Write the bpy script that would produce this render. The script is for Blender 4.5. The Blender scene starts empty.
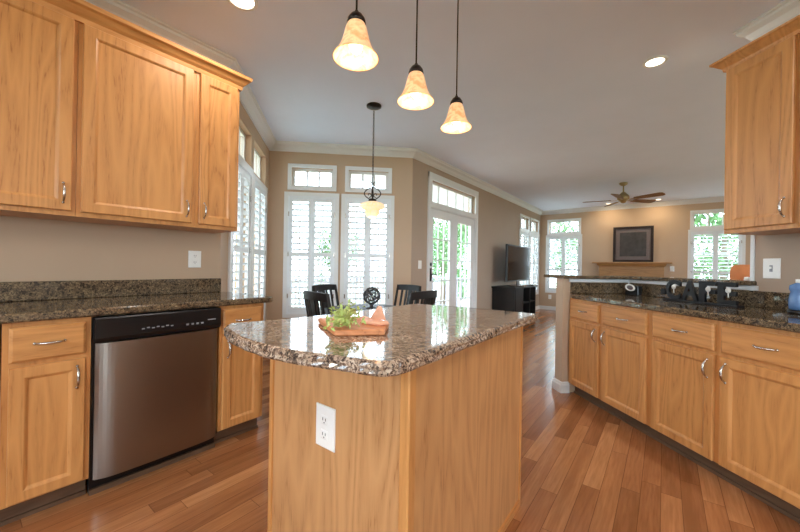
import bpy, math, random
from mathutils import Vector, Matrix
random.seed(7)
SC = bpy.context.scene
COL = SC.collection
PI = math.pi

# ------------------------------------------------------------------ camera
cam_d = bpy.data.cameras.new('camera'); cam = bpy.data.objects.new('camera', cam_d); COL.objects.link(cam)
YAW, PITCH, ROLL = math.radians(37.55), math.radians(-.06), math.radians(.95)
cam_d.sensor_width = 36; cam_d.lens = 344.0/800*36; cam_d.clip_start = .02; cam_d.clip_end = 200
cr, sr, cp, sp_ = math.cos(ROLL), math.sin(ROLL), math.cos(PITCH), math.sin(PITCH)
Mr = Matrix(((cr, -sr, 0), (sr, cr, 0), (0, 0, 1))) @ Matrix(((1, 0, 0), (0, cp, -sp_), (0, sp_, cp)))
Lv = Matrix(((math.cos(YAW), math.sin(YAW), 0), (0, 0, -1), (-math.sin(YAW), math.cos(YAW), 0)))
W2C = Mr @ Lv
cam.matrix_world = Matrix(((W2C[0][0], -W2C[1][0], -W2C[2][0], 0), (W2C[0][1], -W2C[1][1], -W2C[2][1], 0),
                           (W2C[0][2], -W2C[1][2], -W2C[2][2], 1.14), (0, 0, 0, 1)))
SC.camera = cam

# ------------------------------------------------------------------ world, exposure
world = bpy.data.worlds.new('sky'); SC.world = world; world.use_nodes = True
wn = world.node_tree; bg = wn.nodes['Background']
bg.inputs[0].default_value = (.70, .87, 1, 1); bg.inputs[1].default_value = 11.0
SC.view_settings.view_transform = 'Standard'; SC.view_settings.look = 'None'
SC.view_settings.exposure = 0.26; SC.view_settings.gamma = 1; SC.view_settings.use_curve_mapping = False
cy = SC.cycles
cy.use_denoising = True; cy.max_bounces = 8; cy.diffuse_bounces = 5; cy.glossy_bounces = 4; cy.transparent_max_bounces = 12
cy.sample_clamp_indirect = 6; cy.caustics_reflective = False; cy.caustics_refractive = False

DOWNLIGHT_W = 9.0      # kitchen downlights
PENDANT_W = 1.0

def portal(name, loc, w, h, direction):
    d = bpy.data.lights.new(name, 'AREA'); d.shape = 'RECTANGLE'; d.size = w; d.size_y = h
    d.cycles.is_portal = True
    o = bpy.data.objects.new(name, d); COL.objects.link(o); o.location = loc
    o.rotation_euler = Vector(direction).to_track_quat('-Z', 'Z').to_euler()

# ------------------------------------------------------------------ materials
def S(c):  # sRGB 0-255 to linear
    return tuple(((v/255)/12.92 if v/255 <= .04045 else ((v/255+.055)/1.055)**2.4) for v in c) + (1,)
MATS = {}
def base(name, rgb, rough=.6, metal=0, **kw):
    m = bpy.data.materials.new(name); m.use_nodes = True
    p = m.node_tree.nodes['Principled BSDF']
    p.inputs['Base Color'].default_value = S(rgb); p.inputs['Roughness'].default_value = rough
    p.inputs['Metallic'].default_value = metal
    for k, v in kw.items(): p.inputs[k].default_value = v
    MATS[name] = m
    return m, m.node_tree, p
def nd(t, typ, **kw):
    n = t.nodes.new(typ)
    for k, v in kw.items():
        if k.startswith('i_'):
            key = k[2:]; key = int(key) if key.isdigit() else key
            n.inputs[key].default_value = v
        else: setattr(n, k, v)
    return n
def ramp(t, stops, interp='LINEAR'):
    r = t.nodes.new('ShaderNodeValToRGB'); r.color_ramp.interpolation = interp
    e = r.color_ramp.elements
    while len(e) > 1: e.remove(e[0])
    e[0].position, e[0].color = stops[0]
    for p, c in stops[1:]:
        x = e.new(p); x.color = c
    return r
def soft(name, rgb, rough=.6, var=.05, scale=6, bump=.0, **kw):
    m, t, p = base(name, rgb, rough, **kw)
    tc = nd(t, 'ShaderNodeTexCoord'); n = nd(t, 'ShaderNodeTexNoise', i_Scale=scale, i_Detail=4)
    t.links.new(tc.outputs['Object'], n.inputs['Vector'])
    c = S(rgb); lo = tuple(v*(1-var) for v in c[:3])+(1,); hi = tuple(min(1, v*(1+var)) for v in c[:3])+(1,)
    r = ramp(t, [(.3, lo), (.7, hi)]); t.links.new(n.outputs[0], r.inputs[0]); t.links.new(r.outputs[0], p.inputs['Base Color'])
    if bump:
        b = nd(t, 'ShaderNodeBump', i_Strength=bump, i_Distance=.002); n2 = nd(t, 'ShaderNodeTexNoise', i_Scale=scale*20)
        t.links.new(tc.outputs['Object'], n2.inputs['Vector']); t.links.new(n2.outputs[0], b.inputs['Height']); t.links.new(b.outputs[0], p.inputs['Normal'])
    return m
def oak(name, light, dark, grain='z', rough=.38):
    m, t, p = base(name, light, rough)
    tc = nd(t, 'ShaderNodeTexCoord'); geo = nd(t, 'ShaderNodeObjectInfo')
    add = nd(t, 'ShaderNodeVectorMath', operation='ADD')
    sc = nd(t, 'ShaderNodeVectorMath', operation='SCALE'); sc.inputs[3].default_value = 7.3
    comb = nd(t, 'ShaderNodeCombineXYZ')
    t.links.new(geo.outputs['Random'], comb.inputs[0]); t.links.new(geo.outputs['Random'], comb.inputs[2])
    t.links.new(comb.outputs[0], sc.inputs[0]); t.links.new(tc.outputs['Object'], add.inputs[0]); t.links.new(sc.outputs[0], add.inputs[1])
    mp = nd(t, 'ShaderNodeMapping')
    mp.inputs['Scale'].default_value = (1, 1, .1) if grain == 'z' else ((.1, 1, 1) if grain == 'x' else (1, .1, 1))
    t.links.new(add.outputs[0], mp.inputs[0])
    # broad cathedral figure: distorted rings through stretched noise
    n1 = nd(t, 'ShaderNodeTexNoise', i_Scale=5.0, i_Detail=2, i_Distortion=.4)
    t.links.new(mp.outputs[0], n1.inputs['Vector'])
    mul = nd(t, 'ShaderNodeMath', operation='MULTIPLY'); mul.inputs[1].default_value = 26
    fr = nd(t, 'ShaderNodeMath', operation='PINGPONG'); fr.inputs[1].default_value = 1
    t.links.new(n1.outputs[0], mul.inputs[0]); t.links.new(mul.outputs[0], fr.inputs[0])
    n2 = nd(t, 'ShaderNodeTexNoise', i_Scale=170.0, i_Detail=3)
    t.links.new(mp.outputs[0], n2.inputs['Vector'])
    n3 = nd(t, 'ShaderNodeTexNoise', i_Scale=2.0, i_Detail=2); t.links.new(mp.outputs[0], n3.inputs['Vector'])
    mixf = nd(t, 'ShaderNodeMath', operation='MULTIPLY'); t.links.new(fr.outputs[0], mixf.inputs[0]); t.links.new(n2.outputs[0], mixf.inputs[1])
    a2 = nd(t, 'ShaderNodeMath', operation='MULTIPLY_ADD'); a2.inputs[1].default_value = .45
    t.links.new(n3.outputs[0], a2.inputs[0]); t.links.new(mixf.outputs[0], a2.inputs[2])
    L, D = S(light), S(dark)
    r = ramp(t, [(.15, L), (.75, tuple((a*.55+b*.45) for a, b in zip(L, D))), (1, D)])
    t.links.new(a2.outputs[0], r.inputs[0]); t.links.new(r.outputs[0], p.inputs['Base Color'])
    b = nd(t, 'ShaderNodeBump', i_Strength=.12, i_Distance=.001); t.links.new(n2.outputs[0], b.inputs['Height']); t.links.new(b.outputs[0], p.inputs['Normal'])
    return m
OAKL, OAKD = (212, 152, 90), (164, 104, 52)
oak('oak', OAKL, OAKD); oak('oak_cross', OAKL, OAKD, 'x'); oak('oak_cross_y', OAKL, OAKD, 'y')
oak('island_oak', (207, 156, 105), (158, 105, 60)); oak('mantel_oak', (176, 130, 78), (120, 80, 40), 'x')
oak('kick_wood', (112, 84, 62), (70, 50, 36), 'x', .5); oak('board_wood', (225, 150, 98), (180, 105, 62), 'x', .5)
oak('fan_wood', (142, 108, 70), (95, 66, 38), 'x', .5)

def granite(name, cols, scale=115):
    m, t, p = base(name, (90, 70, 50), .07)
    tc = nd(t, 'ShaderNodeTexCoord')
    n0 = nd(t, 'ShaderNodeTexNoise', i_Scale=scale*.5, i_Detail=3); t.links.new(tc.outputs['Object'], n0.inputs['Vector'])
    mx = nd(t, 'ShaderNodeMix', data_type='RGBA'); mx.inputs[0].default_value = .02
    t.links.new(tc.outputs['Object'], mx.inputs[6]); t.links.new(n0.outputs[1], mx.inputs[7])
    v = nd(t, 'ShaderNodeTexVoronoi', i_Scale=scale); t.links.new(mx.outputs[2], v.inputs['Vector'])
    sep = nd(t, 'ShaderNodeSeparateColor'); t.links.new(v.outputs['Color'], sep.inputs[0])
    n = nd(t, 'ShaderNodeTexNoise', i_Scale=scale*.28, i_Detail=5, i_Roughness=.65); t.links.new(tc.outputs['Object'], n.inputs['Vector'])
    ad = nd(t, 'ShaderNodeMath', operation='MULTIPLY_ADD'); ad.inputs[1].default_value = .42
    t.links.new(sep.outputs[0], ad.inputs[0])
    sb = nd(t, 'ShaderNodeMath', operation='MULTIPLY_ADD'); sb.inputs[1].default_value = 1.5; sb.inputs[2].default_value = -.46
    t.links.new(n.outputs[0], sb.inputs[0]); t.links.new(sb.outputs[0], ad.inputs[2])
    k = len(cols); r = ramp(t, [(i/k, S(c)) for i, c in enumerate(cols)], 'CONSTANT')
    t.links.new(ad.outputs[0], r.inputs[0]); t.links.new(r.outputs[0], p.inputs['Base Color'])
    p.inputs['Coat Weight'].default_value = .3; p.inputs['Coat Roughness'].default_value = .03
    return m
granite('granite', [(42, 36, 30), (74, 62, 48), (50, 43, 36), (112, 94, 72), (86, 71, 55), (136, 116, 88), (70, 58, 47), (156, 136, 108)])
granite('granite_reflection_pale', [(48, 42, 40), (112, 94, 80), (72, 60, 54), (172, 148, 126), (122, 102, 88), (196, 174, 152), (94, 78, 68), (214, 198, 180)], 100)  # paler colours stand in for window reflections on the island top

def floor_mat():
    m, t, p = base('floor_oak', (180, 110, 60), .2)
    tc = nd(t, 'ShaderNodeTexCoord'); sep = nd(t, 'ShaderNodeSeparateXYZ'); t.links.new(tc.outputs['Object'], sep.inputs[0])
    def M_(op, a, b=None, c=None):
        n = nd(t, 'ShaderNodeMath', operation=op)
        for i, v in enumerate((a, b, c)):
            if v is None: continue
            if isinstance(v, (int, float)): n.inputs[i].default_value = v
            else: t.links.new(v, n.inputs[i])
        return n.outputs[0]
    W = .083
    u = M_('DIVIDE', sep.outputs[0], W); iu = M_('FLOOR', u); fu = M_('FRACT', u)
    wn1 = nd(t, 'ShaderNodeTexWhiteNoise', noise_dimensions='1D'); t.links.new(iu, wn1.inputs['W'])
    v = M_('DIVIDE', sep.outputs[1], .95); v2 = M_('MULTIPLY_ADD', wn1.outputs[0], 9.7, v); iv = M_('FLOOR', v2); fv = M_('FRACT', v2)
    cmb = nd(t, 'ShaderNodeCombineXYZ'); t.links.new(iu, cmb.inputs[0]); t.links.new(iv, cmb.inputs[1])
    wn2 = nd(t, 'ShaderNodeTexWhiteNoise', noise_dimensions='3D'); t.links.new(cmb.outputs[0], wn2.inputs['Vector'])
    r = ramp(t, [(0, S((152, 98, 60))), (.35, S((167, 109, 68))), (.65, S((180, 120, 76))), (1, S((196, 137, 90)))])
    t.links.new(wn2.outputs[0], r.inputs[0])
    mp = nd(t, 'ShaderNodeMapping'); mp.inputs['Scale'].default_value = (1, .07, 1)
    ad = nd(t, 'ShaderNodeVectorMath', operation='ADD'); t.links.new(tc.outputs['Object'], ad.inputs[0]); t.links.new(wn2.outputs[1], ad.inputs[1])
    t.links.new(ad.outputs[0], mp.inputs[0])
    g = nd(t, 'ShaderNodeTexNoise', i_Scale=95.0, i_Detail=4); t.links.new(mp.outputs[0], g.inputs['Vector'])
    g2 = nd(t, 'ShaderNodeTexNoise', i_Scale=16.0, i_Detail=2, i_Distortion=.5); t.links.new(mp.outputs[0], g2.inputs['Vector'])
    gg = M_('MULTIPLY', g.outputs[0], g2.outputs[0])
    gr = ramp(t, [(.12, (.74, .70, .66, 1)), (.4, (1.06, 1.06, 1.06, 1))]); t.links.new(gg, gr.inputs[0])
    mul = nd(t, 'ShaderNodeMix', data_type='RGBA', blend_type='MULTIPLY'); mul.inputs[0].default_value = 1
    t.links.new(r.outputs[0], mul.inputs[6]); t.links.new(gr.outputs[0], mul.inputs[7])
    # joints
    e1 = M_('LESS_THAN', M_('MINIMUM', fu, M_('SUBTRACT', 1, fu)), .018)
    e2 = M_('LESS_THAN', M_('MINIMUM', fv, M_('SUBTRACT', 1, fv)), .0016)
    e = M_('MAXIMUM', e1, e2)
    mj = nd(t, 'ShaderNodeMix', data_type='RGBA'); t.links.new(M_('MULTIPLY', e, .6), mj.inputs[0]); t.links.new(mul.outputs[2], mj.inputs[6]); mj.inputs[7].default_value = S((80, 44, 22))
    t.links.new(mj.outputs[2], p.inputs['Base Color'])
    b = nd(t, 'ShaderNodeBump', i_Strength=.15, i_Distance=.001); t.links.new(M_('SUBTRACT', g2.outputs[0], e), b.inputs['Height']); t.links.new(b.outputs[0], p.inputs['Normal'])
    return m
floor_mat()
soft('wall_paint', (192, 165, 138), .75, .02, 2, .1)
soft('wall_paint_grey', (176, 154, 134), .75, .02, 2, .1)
soft('ceiling_paint', (228, 236, 252), .85, .02, 2, .05)
soft('trim_white', (224, 224, 222), .4, .015, 4)
soft('shutter_white', (226, 230, 232), .45, .015, 4)
soft('plate_white', (240, 238, 232), .35, .01, 4)
soft('black_wood', (13, 12, 13), .5, .15, 12)
soft('black_plastic', (14, 14, 16), .28, .1, 12)
soft('dark_bronze', (46, 38, 34), .35, .2, 20, metal=.7)
soft('nickel', (196, 188, 178), .25, .05, 20, metal=1)
soft('brass', (178, 158, 112), .35, .1, 20, metal=.9)
soft('label_grey', (150, 152, 158), .5, .02, 4)
soft('sign_black', (10, 11, 13), .6, .2, 30)
soft('spoon_white', (214, 212, 206), .3, .05, 20)
soft('tv_screen', (22, 15, 13), .12, .1, 3, **{'Specular IOR Level': .2})
soft('frame_brown', (34, 18, 14), .6, .2, 20)
soft('mat_grey', (112, 100, 98), .7, .1, 40)
soft('art_dark', (62, 58, 56), .5, .35, 9)
soft('slot_dark', (60, 56, 52), .5, .02, 4)
soft('terracotta_shade', (222, 138, 84), .7, .08, 10)
soft('leaf_green', (172, 186, 100), .55, .3, 60)
soft('leaf_pale', (206, 212, 130), .55, .2, 60)
soft('peach_wedge', (236, 176, 142), .6, .12, 40)
soft('wire_grey', (84, 84, 86), .35, .2, 30, metal=.6)
soft('blue_plastic', (96, 130, 176), .2, .2, 20)
soft('lawn', (150, 158, 136), .9, .25, 3)
soft('deck_wood', (168, 158, 150), .7, .15, 6)
soft('rail_grey', (150, 150, 160), .6, .05, 6)
soft('bark', (96, 80, 66), .9, .3, 12)
soft('foliage', (90, 124, 76), .7, .4, 3)
def steel():
    m, t, p = base('brushed_steel', (150, 142, 134), .3, 1)
    tc = nd(t, 'ShaderNodeTexCoord'); mp = nd(t, 'ShaderNodeMapping'); mp.inputs['Scale'].default_value = (1, 1, 260)
    t.links.new(tc.outputs['Object'], mp.inputs[0]); n = nd(t, 'ShaderNodeTexNoise', i_Scale=2.5, i_Detail=3); t.links.new(mp.outputs[0], n.inputs['Vector'])
    r = ramp(t, [(.3, (.28, .28, .28, 1)), (.7, (.33, .33, .33, 1))]); t.links.new(n.outputs[0], r.inputs[0]); t.links.new(r.outputs[0], p.inputs['Roughness'])
steel()
def glass(name, fac=.06, tint=(1, 1, 1, 1)):
    m = bpy.data.materials.new(name); m.use_nodes = True; t = m.node_tree; t.nodes.clear()
    o = nd(t, 'ShaderNodeOutputMaterial'); a = nd(t, 'ShaderNodeBsdfTransparent'); a.inputs[0].default_value = tint
    b = nd(t, 'ShaderNodeBsdfGlossy'); b.inputs['Roughness'].default_value = .02; x = nd(t, 'ShaderNodeMixShader'); x.inputs[0].default_value = fac
    t.links.new(a.outputs[0], x.inputs[1]); t.links.new(b.outputs[0], x.inputs[2]); t.links.new(x.outputs[0], o.inputs[0]); MATS[name] = m
glass('window_glass')
glass('blue_glass', .2, (.25, .45, .8, 1))
def lit(name, rgb, strength, rgb2=None, scale=30, rough=.3):
    m, t, p = base(name, rgb, rough)
    tc = nd(t, 'ShaderNodeTexCoord'); n = nd(t, 'ShaderNodeTexNoise', i_Scale=scale, i_Detail=4, i_Distortion=1.2); t.links.new(tc.outputs['Object'], n.inputs['Vector'])
    r = ramp(t, [(.35, S(rgb2 or rgb)), (.6, S(rgb))]); t.links.new(n.outputs[0], r.inputs[0])
    t.links.new(r.outputs[0], p.inputs['Base Color']); t.links.new(r.outputs[0], p.inputs['Emission Color']); p.inputs['Emission Strength'].default_value = strength
lit('shade_glass', (248, 204, 152), .42, (232, 160, 100))
lit('bowl_glass', (252, 230, 190), .45, (244, 208, 158))
lit('bulb', (255, 236, 200), 3)
lit('lens', (255, 238, 212), 5)

# ------------------------------------------------------------------ mesh builder
class MB:
    def __init__(s): s.v = []; s.f = []; s.sm = []
    def add(s, vs, fs, smooth=False):
        o = len(s.v); s.v += [tuple(v) for v in vs]; s.f += [tuple(i+o for i in f) for f in fs]; s.sm += [smooth]*len(fs); return s
    def box(s, x0, x1, y0, y1, z0, z1, M=None):
        vs = [(x, y, z) for z in (z0, z1) for y in (y0, y1) for x in (x0, x1)]
        if M: vs = [tuple(M @ Vector(v)) for v in vs]
        return s.add(vs, [(0, 2, 3, 1), (4, 5, 7, 6), (0, 1, 5, 4), (2, 6, 7, 3), (0, 4, 6, 2), (1, 3, 7, 5)])
    def cbox(s, x0, x1, y0, y1, z0, z1, c=.004, M=None):   # chamfered box, 24 verts
        vs = []; ix = {}
        X, Y, Z = (x0, x1), (y0, y1), (z0, z1)
        for i in (0, 1):
            for j in (0, 1):
                for k in (0, 1):
                    dx, dy, dz = (c if i == 0 else -c), (c if j == 0 else -c), (c if k == 0 else -c)
                    for a, p in enumerate(((X[i], Y[j]+dy, Z[k]+dz), (X[i]+dx, Y[j], Z[k]+dz), (X[i]+dx, Y[j]+dy, Z[k]))):
                        ix[i, j, k, a] = len(vs); vs.append(p)
        F = []
        for i in (0, 1):
            q = [ix[i, 0, 0, 0], ix[i, 1, 0, 0], ix[i, 1, 1, 0], ix[i, 0, 1, 0]]; F.append(q if i else q[::-1])
            q = [ix[0, i, 0, 1], ix[0, i, 1, 1], ix[1, i, 1, 1], ix[1, i, 0, 1]]; F.append(q if i else q[::-1])
            q = [ix[0, 0, i, 2], ix[1, 0, i, 2], ix[1, 1, i, 2], ix[0, 1, i, 2]]; F.append(q if i else q[::-1])
        for a in (0, 1):
            for b in (0, 1):
                F.append([ix[a, b, 0, 0], ix[a, b, 0, 1], ix[a, b, 1, 1], ix[a, b, 1, 0]])
                F.append([ix[a, 0, b, 0], ix[a, 0, b, 2], ix[a, 1, b, 2], ix[a, 1, b, 0]])
                F.append([ix[0, a, b, 1], ix[0, a, b, 2], ix[1, a, b, 2], ix[1, a, b, 1]])
        for i in (0, 1):
            for j in (0, 1):
                for k in (0, 1): F.append([ix[i, j, k, 0], ix[i, j, k, 1], ix[i, j, k, 2]])
        if M: vs = [tuple(M @ Vector(v)) for v in vs]
        return s.add(vs, F)
    def prism(s, poly, z0, z1, c=0):
        n = len(poly); rings = []
        if c:
            P = [Vector(p) for p in poly]; ins = []
            area = sum(P[i].x*P[(i+1) % n].y-P[(i+1) % n].x*P[i].y for i in range(n)); sg = 1 if area > 0 else -1
            for i in range(n):
                a, b, d = P[i-1], P[i], P[(i+1) % n]
                e1 = (b-a).normalized(); e2 = (d-b).normalized()
                n1 = Vector((-e1.y, e1.x))*sg; n2 = Vector((-e2.y, e2.x))*sg
                m = (n1+n2); m = m/max(m.dot(n1), .3) if m.length > 1e-6 else n1
                ins.append(b+m*c)
            rings = [(ins, z0), (P, z0+c), (P, z1-c), (ins, z1)]
        else: rings = [([Vector(p) for p in poly], z0), ([Vector(p) for p in poly], z1)]
        vs = [(p.x, p.y, z) for R, z in rings for p in R]; F = []
        for r in range(len(rings)-1):
            for i in range(n): F.append((r*n+i, r*n+(i+1) % n, (r+1)*n+(i+1) % n, (r+1)*n+i))
        F.append(tuple(range(n))[::-1]); F.append(tuple((len(rings)-1)*n+i for i in range(n)))
        return s.add(vs, F)
    def loft_rect(s, x0, x1, z0, z1, steps, back):
        """nested rectangles in the x-z plane facing -y; steps = [(inset, y)], closed at the last and at the back"""
        vs = []; F = []
        for ins, y in [(0, back)]+steps:
            vs += [(x0+ins, y, z0+ins), (x1-ins, y, z0+ins), (x1-ins, y, z1-ins), (x0+ins, y, z1-ins)]
        k = len(steps)
        for r in range(k):
            for i in range(4): F.append((r*4+i, r*4+(i+1) % 4, (r+1)*4+(i+1) % 4, (r+1)*4+i))
        F.append((3, 2, 1, 0)); F.append((k*4, k*4+1, k*4+2, k*4+3))
        return s.add(vs, F)
    def lathe(s, prof, c=(0, 0, 0), seg=28, M=None, closed=False):
        vs = []; F = []; n = len(prof)
        for i in range(seg):
            a = 2*PI*i/seg
            for r, z in prof: vs.append((c[0]+r*math.cos(a), c[1]+r*math.sin(a), c[2]+z))
        for i in range(seg):
            j = (i+1) % seg
            for k in range(n-1 if not closed else n):
                k2 = (k+1) % n
                F.append((i*n+k, j*n+k, j*n+k2, i*n+k2))
        if M: vs = [tuple(M @ Vector(v)) for v in vs]
        return s.add(vs, F, True)
    def tube(s, path, r, seg=8, cap=True):
        P = [Vector(p) for p in path]; n = len(P); R = r if isinstance(r, (list, tuple)) else [r]*n
        vs = []; F = []; up = None
        for i, p in enumerate(P):
            d = (P[min(i+1, n-1)]-P[max(i-1, 0)])
            d = d.normalized() if d.length > 1e-9 else Vector((0, 0, 1))
            if up is None: up = Vector((0, 0, 1)) if abs(d.z) < .9 else Vector((1, 0, 0))
            a = d.cross(up)
            if a.length < 1e-4: a = d.orthogonal()
            a.normalize(); b = a.cross(d).normalized(); up = b
            for k in range(seg):
                t = 2*PI*k/seg; vs.append(tuple(p+(a*math.cos(t)+b*math.sin(t))*R[i]))
        for i in range(n-1):
            for k in range(seg): F.append((i*seg+k, i*seg+(k+1) % seg, (i+1)*seg+(k+1) % seg, (i+1)*seg+k))
        if cap: F.append(tuple(range(seg))[::-1]); F.append(tuple((n-1)*seg+k for k in range(seg)))
        return s.add(vs, F, True)
    def sweep(s, prof, line, closed=False):
        """profile (offset to the left of the line, z) swept along a 2D polyline with mitred corners"""
        P = [Vector(p) for p in line]; n = len(P); k = len(prof); vs = []; F = []
        for i in range(n):
            e1 = (P[i]-P[i-1]).normalized() if (i > 0 or closed) else (P[1]-P[0]).normalized()
            e2 = (P[(i+1) % n]-P[i]).normalized() if (i < n-1 or closed) else e1
            n1 = Vector((-e1.y, e1.x)); n2 = Vector((-e2.y, e2.x)); m = n1+n2; m = m/m.dot(n1)
            for d, z in prof: q = P[i]+m*d; vs.append((q.x, q.y, z))
        for i in range(n if closed else n-1):
            j = (i+1) % n
            for a in range(k): F.append((i*k+a, j*k+a, j*k+(a+1) % k, i*k+(a+1) % k))
        if not closed: F.append(tuple(range(k))); F.append(tuple((n-1)*k+a for a in range(k))[::-1])
        return s.add(vs, F)
    def sphere(s, c, r, seg=16, rings=10, sz=1):
        return s.lathe([(max(r*math.sin(PI*i/rings), 1e-5), -r*sz*math.cos(PI*i/rings)) for i in range(rings+1)], c, seg)
    def build(s, name, mat, parent=None, bevel=0):
        me = bpy.data.meshes.new(name); me.from_pydata(s.v, [], s.f)
        me.materials.append(MATS[mat]); me.validate()
        import bmesh
        bm = bmesh.new(); bm.from_mesh(me); bmesh.ops.recalc_face_normals(bm, faces=bm.faces); bm.to_mesh(me); bm.free()
        if len(me.polygons) == len(s.sm): me.polygons.foreach_set('use_smooth', s.sm)
        o = bpy.data.objects.new(name, me); COL.objects.link(o)
        if parent: o.parent = parent
        return o
def tag(o, label, cat, group=None, kind=None):
    if label: o['label'] = label
    if cat: o['category'] = cat
    if group: o['group'] = group
    if kind: o['kind'] = kind
    return o
def thing(name, label, cat, loc=(0, 0, 0), rz=0, group=None, kind=None):
    o = bpy.data.objects.new(name, None); COL.objects.link(o); o.empty_display_size = .1
    o.location = loc; o.rotation_euler = (0, 0, rz)
    return tag(o, label, cat, group, kind)
def struct(o): o['kind'] = 'structure'; return o
def kids(o): return [c for c in bpy.data.objects if c.parent == o]
def copy_tree(o, parent=None):
    c = o.copy(); COL.objects.link(c)
    if parent: c.parent = parent
    for ch in kids(o): copy_tree(ch, c)
    return c

# ------------------------------------------------------------------ room
H = 2.76
P1, P2, P3 = Vector((-2.806, 1.30)), Vector((-4.2, 2.563)), Vector((-2.806, 3.904))
YF = 10.155; XR = 4.0; YB = -2.2
QW = Vector((.453, 3.202))          # free end of the kitchen wall
def wall(name, A, B, holes, mat='wall_paint', t=.14, z1=H):
    """inner face on A-B, thickness to the right-hand side of A->B; holes (s0, s1, z0, z1)"""
    A = Vector(A); B = Vector(B); d = (B-A); Lw = d.length; d.normalize(); nrm = Vector((d.y, -d.x))
    M = Matrix(((d.x, nrm.x, 0, A.x), (d.y, nrm.y, 0, A.y), (0, 0, 1, 0), (0, 0, 0, 1)))
    xs = sorted({0, Lw} | {h[0] for h in holes} | {h[1] for h in holes})
    zs = sorted({0, z1} | {h[2] for h in holes} | {h[3] for h in holes})
    mb = MB()
    for i in range(len(xs)-1):
        j = 0
        while j < len(zs)-1:
            def solid(jj):
                cx, cz = (xs[i]+xs[i+1])/2, (zs[jj]+zs[jj+1])/2
                return not any(h[0] < cx < h[1] and h[2] < cz < h[3] for h in holes)
            if solid(j):
                k = j
                while k+1 < len(zs)-1 and solid(k+1): k += 1
                mb.box(xs[i], xs[i+1], 0, t, zs[j], zs[k+1], M); j = k+1
            else: j += 1
    o = mb.build(name, mat); struct(o)
    return M, Lw
# order with the interior on the left of A->B, so the thickness falls outside
VIEW = dict(
  bayA=[(.27, .90, .47, 2.07), (1.03, 1.66, .47, 2.07), (.36, .92, 2.15, 2.50), (1.04, 1.65, 2.15, 2.50)],   # measured from P1
  bayB=[(.25, .885, .47, 2.07), (1.005, 1.64, .47, 2.07), (.29, .845, 2.19, 2.45), (1.05, 1.60, 2.19, 2.45)])  # measured from P2
LA = (P2-P1).length; LB = (P3-P2).length
flip = lambda hs, L: [(L-b, L-a, c, d) for a, b, c, d in hs]
struct(MB().box(-4.6, XR+.2, YB-.2, YF+.2, -.12, 0).build('floor', 'floor_oak'))
struct(MB().box(-4.6, XR+.2, YB-.2, YF+.2, H, H+.12).build('ceiling', 'ceiling_paint'))
M_left, _ = wall('wall_left', P1, (-2.806, YB), [])
M_bayA, _ = wall('wall_bay_left', P2, P1, flip(VIEW['bayA'], LA))
M_bayB, _ = wall('wall_bay_right', P3, P2, flip(VIEW['bayB'], LB))
Pc = Vector((-2.806, YF)); Lp = YF-P3.y
yy = lambda y: YF-y
door_hole = (yy(5.95), yy(4.36), 0, 2.06); tr_hole = (yy(5.91), yy(4.40), 2.12, 2.46)
pw = [(8.42, 9.14), (9.24, 9.98)]
pat = [door_hole, tr_hole]
for a, b in pw: pat += [(yy(b), yy(a), .47, 2.05), (yy(b-.04), yy(a+.04), 2.14, 2.43)]
M_pat, _ = wall('wall_patio', Pc, P3, pat, 'wall_paint_grey')
fx = lambda x: XR-x
farw = [(-2.60, -1.78), (.46, 1.30)]
fh = []
for a, b in farw: fh += [(fx(b), fx(a), .52, 2.03), (fx(b-.03), fx(a+.03), 2.12, 2.46)]
M_far, _ = wall('wall_far', (XR, YF), Pc, fh)
# unseen part of the shell: right and back walls, their windows added to let in daylight
rw_h = [(5.2, 7.2, .5, 2.1), (8.0, 10.0, .5, 2.1), (.5, 1.9, 1.1, 2.1)]
M_r, _ = wall('wall_right', (XR, YB), (XR, YF), rw_h)
bk_h = [(1.2, 3.0, .95, 2.2), (4.2, 6.0, .1, 2.2)]
M_b, _ = wall('wall_back', (-2.806, YB), (XR, YB), bk_h)
# kitchen partition on the right (solid, thickness behind)
dK = Vector((.7071, -.7071))
endK = QW+dK*4.2
nK = Vector((.7071, .7071))
wk = MB().prism([QW, endK, endK+nK*.12, QW+nK*.12], 0, H).build('wall_kitchen_right', 'wall_paint_grey'); struct(wk)

crown = [(0, 2.635), (.010, 2.635), (.014, 2.65), (.024, 2.655), (.05, 2.685), (.078, 2.70), (.088, 2.705), (.09, 2.722), (.105, 2.728), (.105, 2.74), (0, 2.74)]
crown = [(d, z+.02) for d, z in crown]
crown_small = [(d*.72, z) for d, z in crown]
struct(MB().sweep(crown, [(XR, YF), Pc, P3, P2, P1, (-2.806, YB)]).build('trim_1', 'trim_white'))
struct(MB().sweep(crown_small, [endK, QW, QW+nK*.12, endK+nK*.12]).build('trim_2', 'trim_white'))
bb = [(0, 0), (.018, 0), (.018, .07), (.012, .08), (.010, .092), (.004, .10), (0, .10)]
struct(MB().sweep(bb, [(XR, YF), Pc, (-2.806, 6.02)]).build('baseboard_far', 'trim_white'))
struct(MB().sweep(bb, [(-2.806, 4.29), P3, P2, P1, (-2.806, 1.33)]).build('baseboard_bay', 'trim_white'))
struct(MB().box(.0, .02, -.01, .02, 0, H, Matrix.Translation((QW.x, QW.y, 0)) @ Matrix.Rotation(-PI/4, 4, 'Z')).build('trim_3', 'trim_white'))

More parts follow.
